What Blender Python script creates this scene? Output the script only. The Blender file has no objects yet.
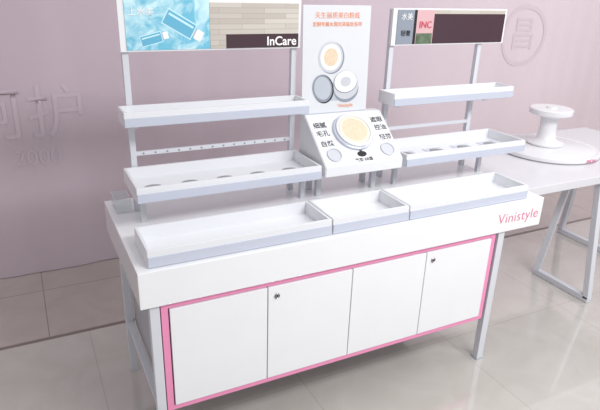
import bpy, bmesh, math
from mathutils import Vector, Matrix

sc=bpy.context.scene
sc.view_settings.view_transform='Standard'
sc.view_settings.look='None'

# ---------------------------------------------------------------- materials
def srgb(r,g,b):
    f=lambda c:(c/255/12.92) if c/255<=.04045 else ((c/255+.055)/1.055)**2.4
    return (f(r),f(g),f(b),1)
def mat(name,col,rough=.5,metal=0,noise=0,spec=.5,coat=0,nscale=6,emit=0):
    m=bpy.data.materials.new(name);m.use_nodes=True
    nt=m.node_tree;b=nt.nodes['Principled BSDF']
    b.inputs['Base Color'].default_value=srgb(*col)
    b.inputs['Roughness'].default_value=rough
    b.inputs['Metallic'].default_value=metal
    b.inputs['Specular IOR Level'].default_value=spec
    b.inputs['Coat Weight'].default_value=coat
    tc=nt.nodes.new('ShaderNodeTexCoord')
    n=nt.nodes.new('ShaderNodeTexNoise');n.inputs['Scale'].default_value=nscale
    nt.links.new(tc.outputs['Object'],n.inputs['Vector'])
    mr=nt.nodes.new('ShaderNodeMix');mr.data_type='RGBA';mr.blend_type='MULTIPLY'
    mr.inputs[6].default_value=srgb(*col)
    cr=nt.nodes.new('ShaderNodeValToRGB')
    k=1-(noise or .02)
    cr.color_ramp.elements[0].color=(k,k,k,1);cr.color_ramp.elements[1].color=(1,1,1,1)
    cr.color_ramp.elements[0].position=.3;cr.color_ramp.elements[1].position=.7
    nt.links.new(n.outputs['Fac'],cr.inputs['Fac'])
    mr.inputs[0].default_value=1
    nt.links.new(cr.outputs['Color'],mr.inputs[7])
    nt.links.new(mr.outputs[2],b.inputs['Base Color'])
    if emit:
        nt.links.new(mr.outputs[2],b.inputs['Emission Color']);b.inputs['Emission Strength'].default_value=emit
    return m
M={}
M['white']=mat('white_lacquer',(236,237,240),.2,coat=.4)
M['whitetop']=mat('white_laminate',(228,229,233),.28)
M['tabletop']=mat('table_laminate',(216,215,220),.22)
M['spool']=mat('white_turned_wood',(226,226,229),.3)
M['post']=mat('post_white_steel',(212,214,221),.35)
M['rail']=mat('price_rail_acrylic',(194,199,214),.15,coat=.5)
M['side']=mat('cabinet_side_shaded_grey',(178,180,186),.4)  # grey panel; shade of the cabinet's left side is put into its colour
M['pink']=mat('pink_trim',(238,146,188),.35)
M['pinktext']=mat('pink_lettering',(222,116,152),.5)
M['dark']=mat('dark_gap',(90,86,90),.6)
M['lock']=mat('lock_metal',(150,145,148),.3,metal=.7)
M['txtw']=mat('white_print',(245,245,245),.5)
M['ink']=mat('black_print',(28,26,30),.5)
M['orange']=mat('orange_print',(232,150,112),.5)
M['poster']=mat('poster_paper',(218,220,225),.35,coat=.4)
M['beige']=mat('powder_beige',(230,208,182),.6,noise=.12,nscale=60)
M['ring']=mat('compact_silver',(206,208,216),.3,metal=.15)
M['grey1']=mat('print_grey',(184,190,200),.5)
M['grey2']=mat('print_dark_grey',(140,147,160),.5)
M['cream']=mat('print_cream',(232,218,202),.5)
M['teal2']=mat('print_blue',(96,170,200),.4,emit=.1)  # slight emission added to brighten the header print, not a lamp
M['teal3']=mat('print_pale_blue',(190,226,238),.4,emit=.1)  # pale print with a little added glow, only to brighten it
M['hole']=mat('cutout_grey',(150,148,152),.6)
M['faint']=mat('backdrop_print',(217,201,209),.8)
M['faint2']=mat('backdrop_print_mauve',(203,187,197),.8)
M['maroon']=mat('print_maroon',(70,48,57),.2)
M['rose']=mat('print_rose',(206,168,172),.4,emit=.1)  # unlit print, brightened by a small added emission
M['wall']=mat('wall_paint',(226,222,224),.8)
M['acrylic']=mat('clear_acrylic',(235,238,243),.08)
M['acrylic'].node_tree.nodes['Principled BSDF'].inputs['Alpha'].default_value=.38

def ramp_mat(name,build,rough=.4):
    m=bpy.data.materials.new(name);m.use_nodes=True
    nt=m.node_tree;b=nt.nodes['Principled BSDF'];b.inputs['Roughness'].default_value=rough
    build(nt,b);return m
def b_blue(nt,b):
    tc=nt.nodes.new('ShaderNodeTexCoord');n=nt.nodes.new('ShaderNodeTexNoise');n.inputs['Scale'].default_value=14;n.inputs['Detail'].default_value=6;n.inputs['Distortion'].default_value=1.6
    nt.links.new(tc.outputs['Object'],n.inputs['Vector'])
    c=nt.nodes.new('ShaderNodeValToRGB');e=c.color_ramp.elements
    e[0].position=.38;e[0].color=srgb(108,182,208);e[1].position=.66;e[1].color=srgb(196,228,236)
    nt.links.new(n.outputs['Fac'],c.inputs['Fac']);nt.links.new(c.outputs['Color'],b.inputs['Base Color'])
    nt.links.new(c.outputs['Color'],b.inputs['Emission Color']);b.inputs['Emission Strength'].default_value=.1  # faint glow added so the printed picture looks brighter
M['water']=ramp_mat('blue_water_picture',b_blue,.2)
def b_wood(nt,b):
    tc=nt.nodes.new('ShaderNodeTexCoord')
    mp=nt.nodes.new('ShaderNodeMapping');mp.inputs['Rotation'].default_value=(math.radians(90),0,0)
    br=nt.nodes.new('ShaderNodeTexBrick');br.inputs['Scale'].default_value=9
    br.inputs['Color1'].default_value=srgb(206,200,192);br.inputs['Color2'].default_value=srgb(188,180,171);br.inputs['Mortar'].default_value=srgb(170,162,153)
    br.inputs['Mortar Size'].default_value=.008;br.inputs['Row Height'].default_value=.17;br.inputs['Brick Width'].default_value=1.6
    nt.links.new(tc.outputs['Object'],mp.inputs['Vector']);nt.links.new(mp.outputs['Vector'],br.inputs['Vector'])
    nt.links.new(br.outputs['Color'],b.inputs['Base Color'])
M['wood']=ramp_mat('pale_plank_picture',b_wood,.3)
def b_cur(nt,b):
    tc=nt.nodes.new('ShaderNodeTexCoord');sx=nt.nodes.new('ShaderNodeSeparateXYZ')
    nt.links.new(tc.outputs['Object'],sx.inputs['Vector'])
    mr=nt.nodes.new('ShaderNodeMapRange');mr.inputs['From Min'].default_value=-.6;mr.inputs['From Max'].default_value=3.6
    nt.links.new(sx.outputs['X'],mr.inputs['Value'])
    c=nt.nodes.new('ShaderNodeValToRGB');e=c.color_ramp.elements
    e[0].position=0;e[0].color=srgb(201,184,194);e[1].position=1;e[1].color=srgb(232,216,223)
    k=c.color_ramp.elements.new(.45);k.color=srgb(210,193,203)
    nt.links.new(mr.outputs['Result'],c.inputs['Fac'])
    n=nt.nodes.new('ShaderNodeTexNoise');n.inputs['Scale'].default_value=1.3;n.inputs['Detail'].default_value=4
    nt.links.new(tc.outputs['Object'],n.inputs['Vector'])
    mx=nt.nodes.new('ShaderNodeMix');mx.data_type='RGBA';mx.blend_type='MULTIPLY';mx.inputs[0].default_value=.12
    nt.links.new(c.outputs['Color'],mx.inputs[6]);nt.links.new(n.outputs['Fac'],mx.inputs[7])
    nt.links.new(mx.outputs[2],b.inputs['Base Color'])
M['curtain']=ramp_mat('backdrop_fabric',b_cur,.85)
def floor_builder(c1,c2,mort,w=.8,loc=(.1,-.2,0)):
    def b_floor(nt,b):
        tc=nt.nodes.new('ShaderNodeTexCoord')
        mp=nt.nodes.new('ShaderNodeMapping');mp.inputs['Location'].default_value=loc
        br=nt.nodes.new('ShaderNodeTexBrick');br.offset=0;br.inputs['Scale'].default_value=1
        br.inputs['Brick Width'].default_value=w;br.inputs['Row Height'].default_value=w
        br.inputs['Mortar Size'].default_value=.003;br.inputs['Mortar Smooth'].default_value=.2
        br.inputs['Color1'].default_value=srgb(*c1);br.inputs['Color2'].default_value=srgb(*c2)
        br.inputs['Mortar'].default_value=srgb(*mort)
        nt.links.new(tc.outputs['Object'],mp.inputs['Vector']);nt.links.new(mp.outputs['Vector'],br.inputs['Vector'])
        n=nt.nodes.new('ShaderNodeTexNoise');n.inputs['Scale'].default_value=3.5;n.inputs['Detail'].default_value=8;n.inputs['Distortion'].default_value=1.5
        nt.links.new(tc.outputs['Object'],n.inputs['Vector'])
        c=nt.nodes.new('ShaderNodeValToRGB');e=c.color_ramp.elements
        e[0].position=.35;e[0].color=(.92,.91,.90,1);e[1].position=.65;e[1].color=(1,1,1,1)
        nt.links.new(n.outputs['Fac'],c.inputs['Fac'])
        mx=nt.nodes.new('ShaderNodeMix');mx.data_type='RGBA';mx.blend_type='MULTIPLY';mx.inputs[0].default_value=1
        nt.links.new(br.outputs['Color'],mx.inputs[6]);nt.links.new(c.outputs['Color'],mx.inputs[7])
        nt.links.new(mx.outputs[2],b.inputs['Base Color'])
        b.inputs['Specular IOR Level'].default_value=1
        b.inputs['Coat Weight'].default_value=1;b.inputs['Coat Roughness'].default_value=.04;b.inputs['Coat IOR'].default_value=1.65
    return b_floor
M['floor']=ramp_mat('polished_floor_tile',floor_builder((196,192,186),(194,190,185),(182,177,170)),.15)
M['floor2']=ramp_mat('border_floor_tile',floor_builder((182,172,165),(180,170,164),(142,132,126),.8,(.28,.11,0)),.15)

# ---------------------------------------------------------------- helpers
def empty(name,loc):
    e=bpy.data.objects.new(name,None);e.location=loc;e.empty_display_size=.05
    sc.collection.objects.link(e);return e
def link(name,me,m,parent,mw=None):
    o=bpy.data.objects.new(name,me)
    if m is not None and len(me.materials)==0: me.materials.append(m)
    sc.collection.objects.link(o)
    if mw is not None:o.matrix_world=mw
    if parent is not None:
        o.parent=parent;o.matrix_parent_inverse=Matrix.Translation(parent.location).inverted()
    return o
def bm_box(bm,x0,x1,y0,y1,z0,z1):
    v=[bm.verts.new(p) for p in [(x0,y0,z0),(x1,y0,z0),(x1,y1,z0),(x0,y1,z0),(x0,y0,z1),(x1,y0,z1),(x1,y1,z1),(x0,y1,z1)]]
    for f in [(3,2,1,0),(4,5,6,7),(0,1,5,4),(1,2,6,5),(2,3,7,6),(3,0,4,7)]: bm.faces.new([v[i] for i in f])
def box(name,x0,x1,y0,y1,z0,z1,m,parent=None,bev=.002,mw=None):
    bm=bmesh.new();bm_box(bm,x0,x1,y0,y1,z0,z1)
    if bev: bmesh.ops.bevel(bm,geom=bm.edges[:],offset=bev,segments=2,affect='EDGES',profile=.6)
    me=bpy.data.meshes.new(name);bm.to_mesh(me);bm.free()
    return link(name,me,m,parent,mw)
def lathe(name,prof,m,parent,mw,seg=64):
    bm=bmesh.new();rings=[]
    for r,z in prof:
        if r<1e-6: rings.append([bm.verts.new((0,0,z))])
        else: rings.append([bm.verts.new((r*math.cos(2*math.pi*i/seg),r*math.sin(2*math.pi*i/seg),z)) for i in range(seg)])
    for a,b in zip(rings,rings[1:]):
        for i in range(seg):
            j=(i+1)%seg
            if len(a)==1: bm.faces.new([a[0],b[i],b[j]])
            elif len(b)==1: bm.faces.new([a[i],b[0],a[j]][::-1])
            else: bm.faces.new([a[i],a[j],b[j],b[i]])
    bmesh.ops.recalc_face_normals(bm,faces=bm.faces[:])
    me=bpy.data.meshes.new(name);bm.to_mesh(me);bm.free()
    for p in me.polygons:p.use_smooth=True
    o=link(name,me,m,parent,mw)
    md=o.modifiers.new('es','EDGE_SPLIT');md.split_angle=math.radians(35)
    return o
def disc(name,r,m,parent,mw,h=.0015,sx=1,seg=48):
    return lathe(name,[(0,0),(r,0),(r,h),(0,h)],m,parent,mw@Matrix.Diagonal((sx,1,1,1)),seg)
def text(name,s,size,m,parent,mw,align='CENTER',ex=.0006,shear=0,sp=1,off=0):
    c=bpy.data.curves.new(name,'FONT');c.body=s;c.size=size;c.align_x=align;c.align_y='CENTER';c.extrude=ex;c.shear=shear;c.space_character=sp;c.offset=off
    o=bpy.data.objects.new('tmp',c);sc.collection.objects.link(o)
    bpy.context.view_layer.update()
    me=bpy.data.meshes.new_from_object(o.evaluated_get(bpy.context.evaluated_depsgraph_get()))
    bpy.data.objects.remove(o);me.name=name;me.materials.clear()
    return link(name,me,m,parent,mw)
def face_mat(x,y,z,rx=90):
    return Matrix.Translation((x,y,z))@Matrix.Rotation(math.radians(rx),4,'X')

def tray(name,x0,x1,y0,y1,z0,z1,parent,t=.011,floor_t=.012,rail=True):
    bm=bmesh.new()
    O=[(x0,y0),(x1,y0),(x1,y1),(x0,y1)];I=[(x0+t,y0+t),(x1-t,y0+t),(x1-t,y1-t),(x0+t,y1-t)]
    ob=[bm.verts.new((*p,z0)) for p in O];ot=[bm.verts.new((*p,z1)) for p in O]
    it=[bm.verts.new((*p,z1)) for p in I];ib=[bm.verts.new((*p,z0+floor_t)) for p in I]
    bm.faces.new(ob[::-1]);bm.faces.new(ib)
    for i in range(4):
        j=(i+1)%4
        bm.faces.new([ob[i],ob[j],ot[j],ot[i]]);bm.faces.new([ot[i],ot[j],it[j],it[i]]);bm.faces.new([it[i],it[j],ib[j],ib[i]])
    bmesh.ops.bevel(bm,geom=bm.edges[:],offset=min(.0015,t*.3),segments=2,affect='EDGES')
    me=bpy.data.meshes.new(name);bm.to_mesh(me);bm.free()
    o=link(name,me,M['whitetop'],parent)
    if rail:
        h=z1-z0
        box('price_rail',x0+.001,x1-.001,y0-.004,y0+.002,z0+.002,z0+h*.62,M['rail'],parent,.001)
    return o

# ---------------------------------------------------------------- room
W,D,ZA,ZT=1.75,.66,.671,.80
box('floor',-2.4,6,-4.5,1.9,-.05,0,M['floor'],None,0)
box('wall_back',-2.4,6,1.9,2.0,0,3.0,M['wall'],None,0)
box('wall_left',-2.5,-2.4,-4.5,2.0,0,3.0,M['wall'],None,0)
box('wall_right',6,6.1,-4.5,2.0,0,3.0,M['wall'],None,0)
box('trim_1',-2.4,6,.990,1.012,-.01,.0015,mat('floor_joint',(132,120,115),.3),None,0)
box('trim_2',-2.4,6,1.012,1.9,-.01,.001,M['floor2'],None,0)
cur=empty('backdrop_curtain',(1.8,1.7,0))
def fold(x,z):
    a=.006*math.sin(x*6.1+1.5*math.sin(x*1.9)+.25*z)+.003*math.sin(x*15+2*math.sin(x*2.3)+.5*z)+.0012*math.sin(x*34+z)
    if x>2.2: a*=1+min(1,(x-2.2))*1.0
    return 1.72+a*(1-.2*z/3)+.006*math.sin(x*1.6+z*2.1)
bm=bmesh.new();nx=1100;zs=[.004,.02]+[.15*k for k in range(1,20)];grid=[]
for i in range(nx+1):
    x=-2.39+8.37*i/nx
    grid.append([bm.verts.new((x,fold(x,z),z)) for z in zs])
for i in range(nx):
    for k in range(len(zs)-1): bm.faces.new([grid[i][k],grid[i+1][k],grid[i+1][k+1],grid[i][k+1]])
me=bpy.data.meshes.new('fabric');bm.to_mesh(me);bm.free()
for p in me.polygons:p.use_smooth=True
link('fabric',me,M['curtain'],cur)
def wall_print(name,s,size,m,x,z):
    o=text(name,s,size,m,cur,Matrix.Identity(4),ex=0)
    me=o.data
    bm=bmesh.new();bm.from_mesh(me)
    for v in bm.verts: v.co=Vector((v.co.x+x,0,v.co.y+z))
    bmesh.ops.triangulate(bm,faces=bm.faces[:])
    for _ in range(2):
        es=[e for e in bm.edges if e.calc_length()>.03]
        if es: bmesh.ops.subdivide_edges(bm,edges=es,cuts=2)
    for v in bm.verts: v.co.y=fold(v.co.x,v.co.z)-.003
    bm.to_mesh(me);bm.free()
    for p in me.polygons:p.use_smooth=True
wall_print('print_characters','呵护',.31,M['faint2'],-.23,.93)
wall_print('print_numbers','2000',.12,M['faint2'],-.2,.70)
cx,cz,r=3.34,1.30,.2
bm=bmesh.new();n=96;q=[]
for i in range(n):
    a=2*math.pi*i/n
    q.append([bm.verts.new((cx+rr*math.cos(a),fold(cx+rr*math.cos(a),cz+rr*math.sin(a))-.003,cz+rr*math.sin(a))) for rr in (r,r+.03)])
for i in range(n):
    a,b=q[i],q[(i+1)%n];bm.faces.new([a[0],b[0],b[1],a[1]])
me=bpy.data.meshes.new('print_ring');bm.to_mesh(me);bm.free();link('print_ring',me,M['faint'],cur)
wall_print('print_glyph','昌',.26,M['faint'],3.34,1.30)

# ---------------------------------------------------------------- counter
C=empty('display_counter',(.87,.33,0))
box('counter_top',0,W,0,D,ZA,ZT,M['white'],C,.003)
for i,(x0,x1) in enumerate([(.03,.062),(1.525,1.56)]):
    box('leg_%d'%(i+1),x0,x1,.012,.044,0,ZA,M['post'],C)
    box('leg_%d'%(i+3),x0,x1,.59,.622,0,ZA,M['post'],C)
    box('foot_%d'%(i+1),x0-.003,x1+.003,.009,.047,0,.012,M['grey1'],C)
box('side_rail',.034,.058,.044,.59,.24,.262,M['post'],C)
px0,px1,pz0,pz1=.066,1.51,.235,.668
box('carcass',px0+.004,px1-.004,.03,.6,pz0+.003,pz1,M['side'],C)
t=.019
box('pink_frame_top',px0,px1,.014,.03,pz1-t,pz1,M['pink'],C,.001)
box('pink_frame_bottom',px0,px1,.014,.03,pz0,pz0+t,M['pink'],C,.001)
box('pink_frame_left',px0,px0+t+.004,.014,.03,pz0+t,pz1-t,M['pink'],C,.001)
box('pink_frame_right',px1-t-.004,px1,.014,.03,pz0+t,pz1-t,M['pink'],C,.001)
box('door_recess',px0+t,px1-t,.026,.0305,pz0+t,pz1-t,M['dark'],C,0)
dx0,dx1=px0+t+.006,px1-t-.006
dw=(dx1-dx0)/4
for k in range(4):
    a=dx0+k*dw
    box('cabinet_door_%d'%(k+1),a+.0018,a+dw-.0018,.008,.024,pz0+t+.003,pz1-t-.003,M['white'],C,.002)
for k in (1,3):
    a=dx0+k*dw+.035
    lathe('lock_%d'%k,[(0,.0),(.0105,0),(.0105,.003),(.0085,.005),(.006,.003),(0,.003)],M['lock'],C,face_mat(a,.008,.607),32)
    box('keyhole',a-.0015,a+.0015,.0035,.006,.602,.612,M['ink'],C,0)
text('lettering','Vinistyle',.066,M['pinktext'],C,face_mat(1.61,-.0006,.733),sp=1.05,off=-.0008)

def ctray(x0,x1):
    e=empty('display_tray',((x0+x1)/2,.11,ZT))
    tray('tray_body',x0,x1,.024,.222,ZT+.0005,.86,e)
for a,b in [(.038,.694),(.698,1.034),(1.038,1.665)]: ctray(a,b)

A=empty('acrylic_box',(.05,.56,ZT))
ab=tray('acrylic_body',.022,.082,.50,.61,ZT+.001,ZT+.055,A,.003,.003,False);ab.data.materials[0]=M['acrylic']

# ---------------------------------------------------------------- shelf units
RED=mat('red_print',(206,80,104),.4);GREEN=mat('print_green',(110,128,104),.4,noise=.5,nscale=40)
def unit(x0,x1,hx0,hx1,right):
    e=empty('display_shelf_unit',((x0+x1)/2,.5,ZT))
    pxs=[hx0+.006,hx1-.03]
    z0,z1=1.40,(1.553 if right else 1.578)
    for i,px in enumerate(pxs):
        px=min(px,W-.028)
        box('post_%d'%(i+1),px,px+.022,.506,.528,ZT,z1-.004,M['post'],e)
        box('short_post_%d'%(i+1),px,px+.02,.39,.41,ZT,.925,M['post'],e)
        box('arm_low_%d'%(i+1),px+.003,px+.019,.30,.506,.912,.926,M['post'],e,.001)
        box('arm_high_%d'%(i+1),px+.003,px+.019,.42,.506,1.146,1.16,M['post'],e,.001)
    box('back_rail_low',pxs[0],min(pxs[1],W-.028)+.02,.508,.52,1.02,1.035,M['post'],e,.001)
    if not right:
        for k in range(14):
            disc('rail_hole',.004,M['hole'],e,face_mat(x0+.08+k*.045,.508,1.0275),.0006,1,16)
    tray('shelf_low',x0,x1,.257,.50,.926,.981,e)
    tray('shelf_high',x0,x1,.382,.502,1.16,1.213,e)
    n=5 if not right else 4
    for k in range(n):
        xx=x0+(x1-x0)*(k+.6)/(n+.2)
        mw=Matrix.Translation((xx,.375,.9381))
        if right:
            box('cutout_rim',xx-.05,xx+.05,.325,.425,.938,.9400,M['rail'],e,.0005)
            disc('cutout',.036,M['hole'],e,Matrix.Translation((xx,.375,.9398)),.0008)
        else: disc('cutout',.026,M['hole'],e,mw,.0008,1.3)
        box('slot',xx-.04,xx+.04,.435,.442,1.1719,1.1727,M['hole'],e,0)
    box('header_box',hx0,hx1,.490,.5055,z0,z1,M['white'],e,.002)
    y=.4895
    fx0,fx1=hx0+.022,hx1-.012
    if not right:
        box('picture_water',fx0,.408,y-.003,y+.001,z0+.006,z1-.004,M['water'],e,0)
        box('picture_planks',.409,fx1,y-.003,y+.001,z0+.006,z1-.012,M['wood'],e,0)
        box('picture_band',.47,fx1,y-.004,y,z0+.006,z0+.056,M['maroon'],e,0)
        text('header_text','InCare',.046,M['txtw'],e,face_mat(.695,y-.0045,z0+.028),off=.0008)
        text('header_logo','上水美',.03,M['txtw'],e,face_mat(.165,y-.0042,z1-.045))
        def bottle(tag,x,z,rot,s):
            R=face_mat(x,y-.0032,z)@Matrix.Rotation(math.radians(rot),4,'Z')@Matrix.Diagonal((s,s,1,1))
            box(tag+'_edge',-.078,.046,-.031,.031,0,.0005,M['teal3'],e,0,R)
            box(tag+'_body',-.074,.042,-.026,.026,.0003,.0009,M['teal2'],e,0,R)
            box(tag+'_shine',-.068,.036,.010,.018,.0007,.0012,M['teal3'],e,0,R)
            box(tag+'_neck',.046,.053,-.014,.014,0,.0007,M['grey1'],e,0,R)
            box(tag+'_cap',.053,.082,-.019,.019,0,.0009,M['txtw'],e,0,R)
        bottle('printed_bottle',.31,z0+.085,-30,.95)
        bottle('printed_tube',.205,z0+.045,14,.62)
    else:
        box('picture_dark',1.43,fx1,y-.003,y+.001,z0+.006,z1-.022,M['maroon'],e,0)
        box('picture_planks',1.43,fx1,y-.002,y+.001,z0+.006,z1-.006,M['wood'],e,0)
        box('picture_rose',1.335,1.43,y-.002,y+.001,z0+.006,z1-.006,M['rose'],e,0)
        box('picture_light',fx0,1.335,y-.003,y,z0+.006,z1-.006,M['grey2'],e,0)
        box('picture_mirror_edge',1.322,1.335,y-.004,y,z0+.006,z1-.006,M['ink'],e,0)
        text('header_logo','水美',.03,M['txtw'],e,face_mat(1.282,y-.0045,z1-.035))
        text('header_logo_2','轻奢',.026,M['ink'],e,face_mat(1.282,y-.0045,z0+.05))
        box('picture_foliage',1.34,1.425,y-.004,y,z0+.006,z0+.05,GREEN,e,0)
        text('header_text','INC',.04,RED,e,face_mat(1.385,y-.0045,z0+.085))
    return e
unit(.062,.772,.088,.779,False)
unit(1.179,1.868,1.213,1.858,True)

# ---------------------------------------------------------------- tester console
T=empty('tester_console',(.97,.36,.80))
cx0,cx1=.789,1.158
bm=bmesh.new()
prof=[(.255,.928),(.255,.972),(.45,1.135),(.495,1.135),(.495,.928)]
L=[bm.verts.new((cx0,y,z)) for y,z in prof];Rr=[bm.verts.new((cx1,y,z)) for y,z in prof]
bm.faces.new(L);bm.faces.new(Rr[::-1])
for i in range(5):
    j=(i+1)%5;bm.faces.new([L[i],Rr[i],Rr[j],L[j]])
bmesh.ops.recalc_face_normals(bm,faces=bm.faces[:])
bmesh.ops.bevel(bm,geom=bm.edges[:],offset=.003,segments=2,affect='EDGES')
me=bpy.data.meshes.new('console_body');bm.to_mesh(me);bm.free();link('console_body',me,M['whitetop'],T)
for i,x in enumerate((.825,1.10)):
    box('console_post_%d'%(i+1),x,x+.022,.39,.412,ZT,.929,M['post'],T)
    box('console_back_post_%d'%(i+1),x,x+.022,.47,.492,ZT,.929,M['post'],T)
box('console_rail',.825,1.122,.395,.407,.91,.929,M['post'],T)
ang=math.atan2(1.135-.972,.45-.255);Lv=math.hypot(.195,.163)
def con(u,v,h=0):
    return Matrix.Translation((cx0,.255,.972))@Matrix.Rotation(ang,4,'X')@Matrix.Translation((u*(cx1-cx0),v*Lv,h+.0004))
lathe('tester_mount',[(0,0),(.090,0),(.089,.010),(.084,.013),(0,.013)],M['rail'],T,con(.5,.59))
lathe('tester_case',[(0,.0),(.080,0),(.080,.008),(.072,.011),(.069,.006),(0,.006)],M['whitetop'],T,con(.5,.59,.013))
lathe('tester_rim',[(.056,0),(.0685,0),(.0685,.0025),(.056,.0025)],M['cream'],T,con(.5,.59,.019))
disc('tester_powder',.056,M['beige'],T,con(.5,.59,.019),.002)
for u,v,s in [(.13,.78,'细腻'),(.13,.62,'毛孔'),(.88,.80,'遮瑕'),(.89,.64,'控油'),(.13,.42,'自然'),(.9,.44,'轻薄')]:
    text('label',s,.03,M['ink'],T,con(u,v,.0),off=.0002)
for u,v in [(.16,.2),(.85,.2)]:
    lathe('small_dish',[(0,0),(.032,0),(.032,.006),(.028,.006),(.026,.002),(0,.002)],M['ring'],T,con(u,v))
lathe('logo_mark',[(0,0),(.018,0),(.018,.001),(0,.001)],M['ink'],T,con(.5,.17)@Matrix.Diagonal((1.2,.75,1,1)),20)
disc('logo_mark_top',.009,M['ink'],T,con(.5,.26),.001)
text('label_name','气垫 BB霜',.019,M['ink'],T,con(.5,.06))

# ---------------------------------------------------------------- poster stand
Ps=empty('poster_stand',(.95,.47,1.137))
def pos(x,z,h=0):
    return Matrix.Translation((.939,.468,1.1375))@Matrix.Rotation(math.radians(90-2),4,'X')@Matrix.Translation((x,z,h))
box('board',-.156,.156,0,.425,-.004,0,M['poster'],Ps,.001,pos(0,0))
box('board_foot',-.15,.15,.0,.02,.0,.002,M['rail'],Ps,.0005,Matrix.Translation((.939,.466,1.1358)))
text('poster_heading','天生丽质美白粉底',.026,M['orange'],Ps,pos(.0,.385,.0006))
text('poster_subheading','定制专属水润光泽底妆系列',.019,M['orange'],Ps,pos(0,.352,.0006),off=.0002)
def oval(name,r,m,x,z,h,sx=1,sy=1,rot=0,th=.0004):
    lathe(name,[(0,0),(r,0),(r,th),(0,th)],m,Ps,pos(x,z,h)@Matrix.Rotation(math.radians(rot),4,'Z')@Matrix.Diagonal((sx,sy,1,1)),48)
oval('poster_shadow',.085,M['grey1'],.01,.085,.0,1.2,.45)
oval('poster_lid_edge',.064,M['grey2'],-.022,.222,.0003,.92,1)
oval('poster_lid',.062,M['ring'],-.027,.225,.0007,.92,1)
oval('poster_lid_face',.052,M['txtw'],-.027,.225,.0011,.92,1)
oval('poster_lid_powder',.036,M['beige'],-.027,.225,.0015,.92,1)
oval('poster_case_edge',.06,M['ink'],-.058,.098,.0008,.8,1,20)
oval('poster_case',.057,M['grey2'],-.062,.10,.0012,.8,1,20)
oval('poster_case_mirror',.048,M['grey1'],-.062,.102,.0016,.8,1,20)
oval('poster_drum_base',.060,M['grey2'],.052,.092,.0010,1,.9)
oval('poster_drum_mid',.060,M['ring'],.05,.105,.0014,1,.9)
oval('poster_drum_edge',.057,M['grey2'],.047,.122,.0018,1,.8)
oval('poster_drum_top',.054,M['txtw'],.047,.124,.0022,1,.8)
oval('poster_drum_label',.026,M['ring'],.047,.124,.0026,1,.8)
text('poster_caption','Vinistyle',.022,M['orange'],Ps,pos(.05,.025,.0006))

# ---------------------------------------------------------------- side table
S=empty('side_table',(2.6,.6,0))
box('table_top',1.83,3.3,.205,1.0,.705,.75,M['tabletop'],S,.004)
def bar(name,p,q,w=.035):
    p,q=Vector(p),Vector(q);d=q-p
    rot=d.to_track_quat('Z','Y').to_matrix().to_4x4()
    return box(name,-w/2,w/2,-w/2,w/2,0,d.length,M['post'],S,.003,Matrix.Translation(p)@rot)
x=2.48
bar('leg_front',(x,.16,.02),(x,.25,.705));bar('leg_rear',(x,.52,.02),(x+.03,.44,.705))
bar('foot_bar',(x,.145,.0185),(x,.535,.0185))
x=3.15
bar('leg_front_2',(x,.25,.02),(x,.3,.705));bar('leg_rear_2',(x,.9,.02),(x,.85,.705));bar('foot_bar_2',(x,.23,.0185),(x,.92,.0185))
K=empty('round_tray',(2.53,.66,.75))
mw=Matrix.Translation((2.53,.66,.7505))
lathe('tray_disc',[(0,0),(.276,0),(.284,.004),(.284,.024),(.278,.03),(.27,.0305),(.266,.0285),(.26,.0285),(.256,.0302),(0,.0302)],M['spool'],K,mw,96)
lathe('tray_foot_line',[(.2835,.001),(.2846,.0015),(.2846,.006),(.2835,.007)],M['hole'],K,mw,96)
text('tray_label','INCare',.03,M['pinktext'],K,mw@Matrix.Rotation(math.radians(5),4,'Z')@Matrix.Translation((0,-.2858,.015))@Matrix.Rotation(math.radians(90),4,'X'))
K=empty('spool_stand',(2.55,.70,.7815))
mw=Matrix.Translation((2.55,.70,.7818))
lathe('spool_body',[(0,0),(.10,0),(.105,.004),(.105,.012),(.095,.018),(.07,.024),(.056,.038),(.05,.07),(.048,.12),(.052,.16),(.065,.174),(.11,.18),(.12,.184),(.122,.188),(.122,.212),(.116,.217),(.03,.217),(.028,.225),(0,.226)],M['spool'],K,mw,96)

# ---------------------------------------------------------------- lights
w=bpy.data.worlds.new('world');sc.world=w;w.use_nodes=True
w.node_tree.nodes['Background'].inputs[0].default_value=(.985,.99,1,1);w.node_tree.nodes['Background'].inputs[1].default_value=.74
def area(name,loc,rot,sx,sy,e,col=(1,1,1)):
    l=bpy.data.lights.new(name,'AREA');l.shape='RECTANGLE';l.size=sx;l.size_y=sy;l.energy=e;l.color=col
    o=bpy.data.objects.new(name,l);o.location=loc;o.rotation_euler=[math.radians(a) for a in rot];sc.collection.objects.link(o)
area('ceiling_light_panel',(1.7,-2.0,2.9),(32,0,0),2.0,.6,80)
area('ceiling_light_panel',(3.6,-.6,3.0),(8,0,0),1.2,1.2,24)

# ---------------------------------------------------------------- camera
yaw,pit,rol=.4717,-.3817,.0321
F=Vector((math.sin(yaw)*math.cos(pit),math.cos(yaw)*math.cos(pit),math.sin(pit)))
R0=Vector((math.cos(yaw),-math.sin(yaw),0));U0=R0.cross(F)
R1=R0*math.cos(rol)+U0*math.sin(rol);U1=-R0*math.sin(rol)+U0*math.cos(rol)
cam=bpy.data.cameras.new('camera');co=bpy.data.objects.new('camera',cam);sc.collection.objects.link(co)
m=Matrix((R1,U1,-F)).transposed().to_4x4();m.translation=(-.2428,-1.5547,1.6466)
co.matrix_world=m;cam.sensor_fit='HORIZONTAL';cam.sensor_width=36;cam.lens=557.7156*36/600;cam.clip_start=.05
sc.camera=co
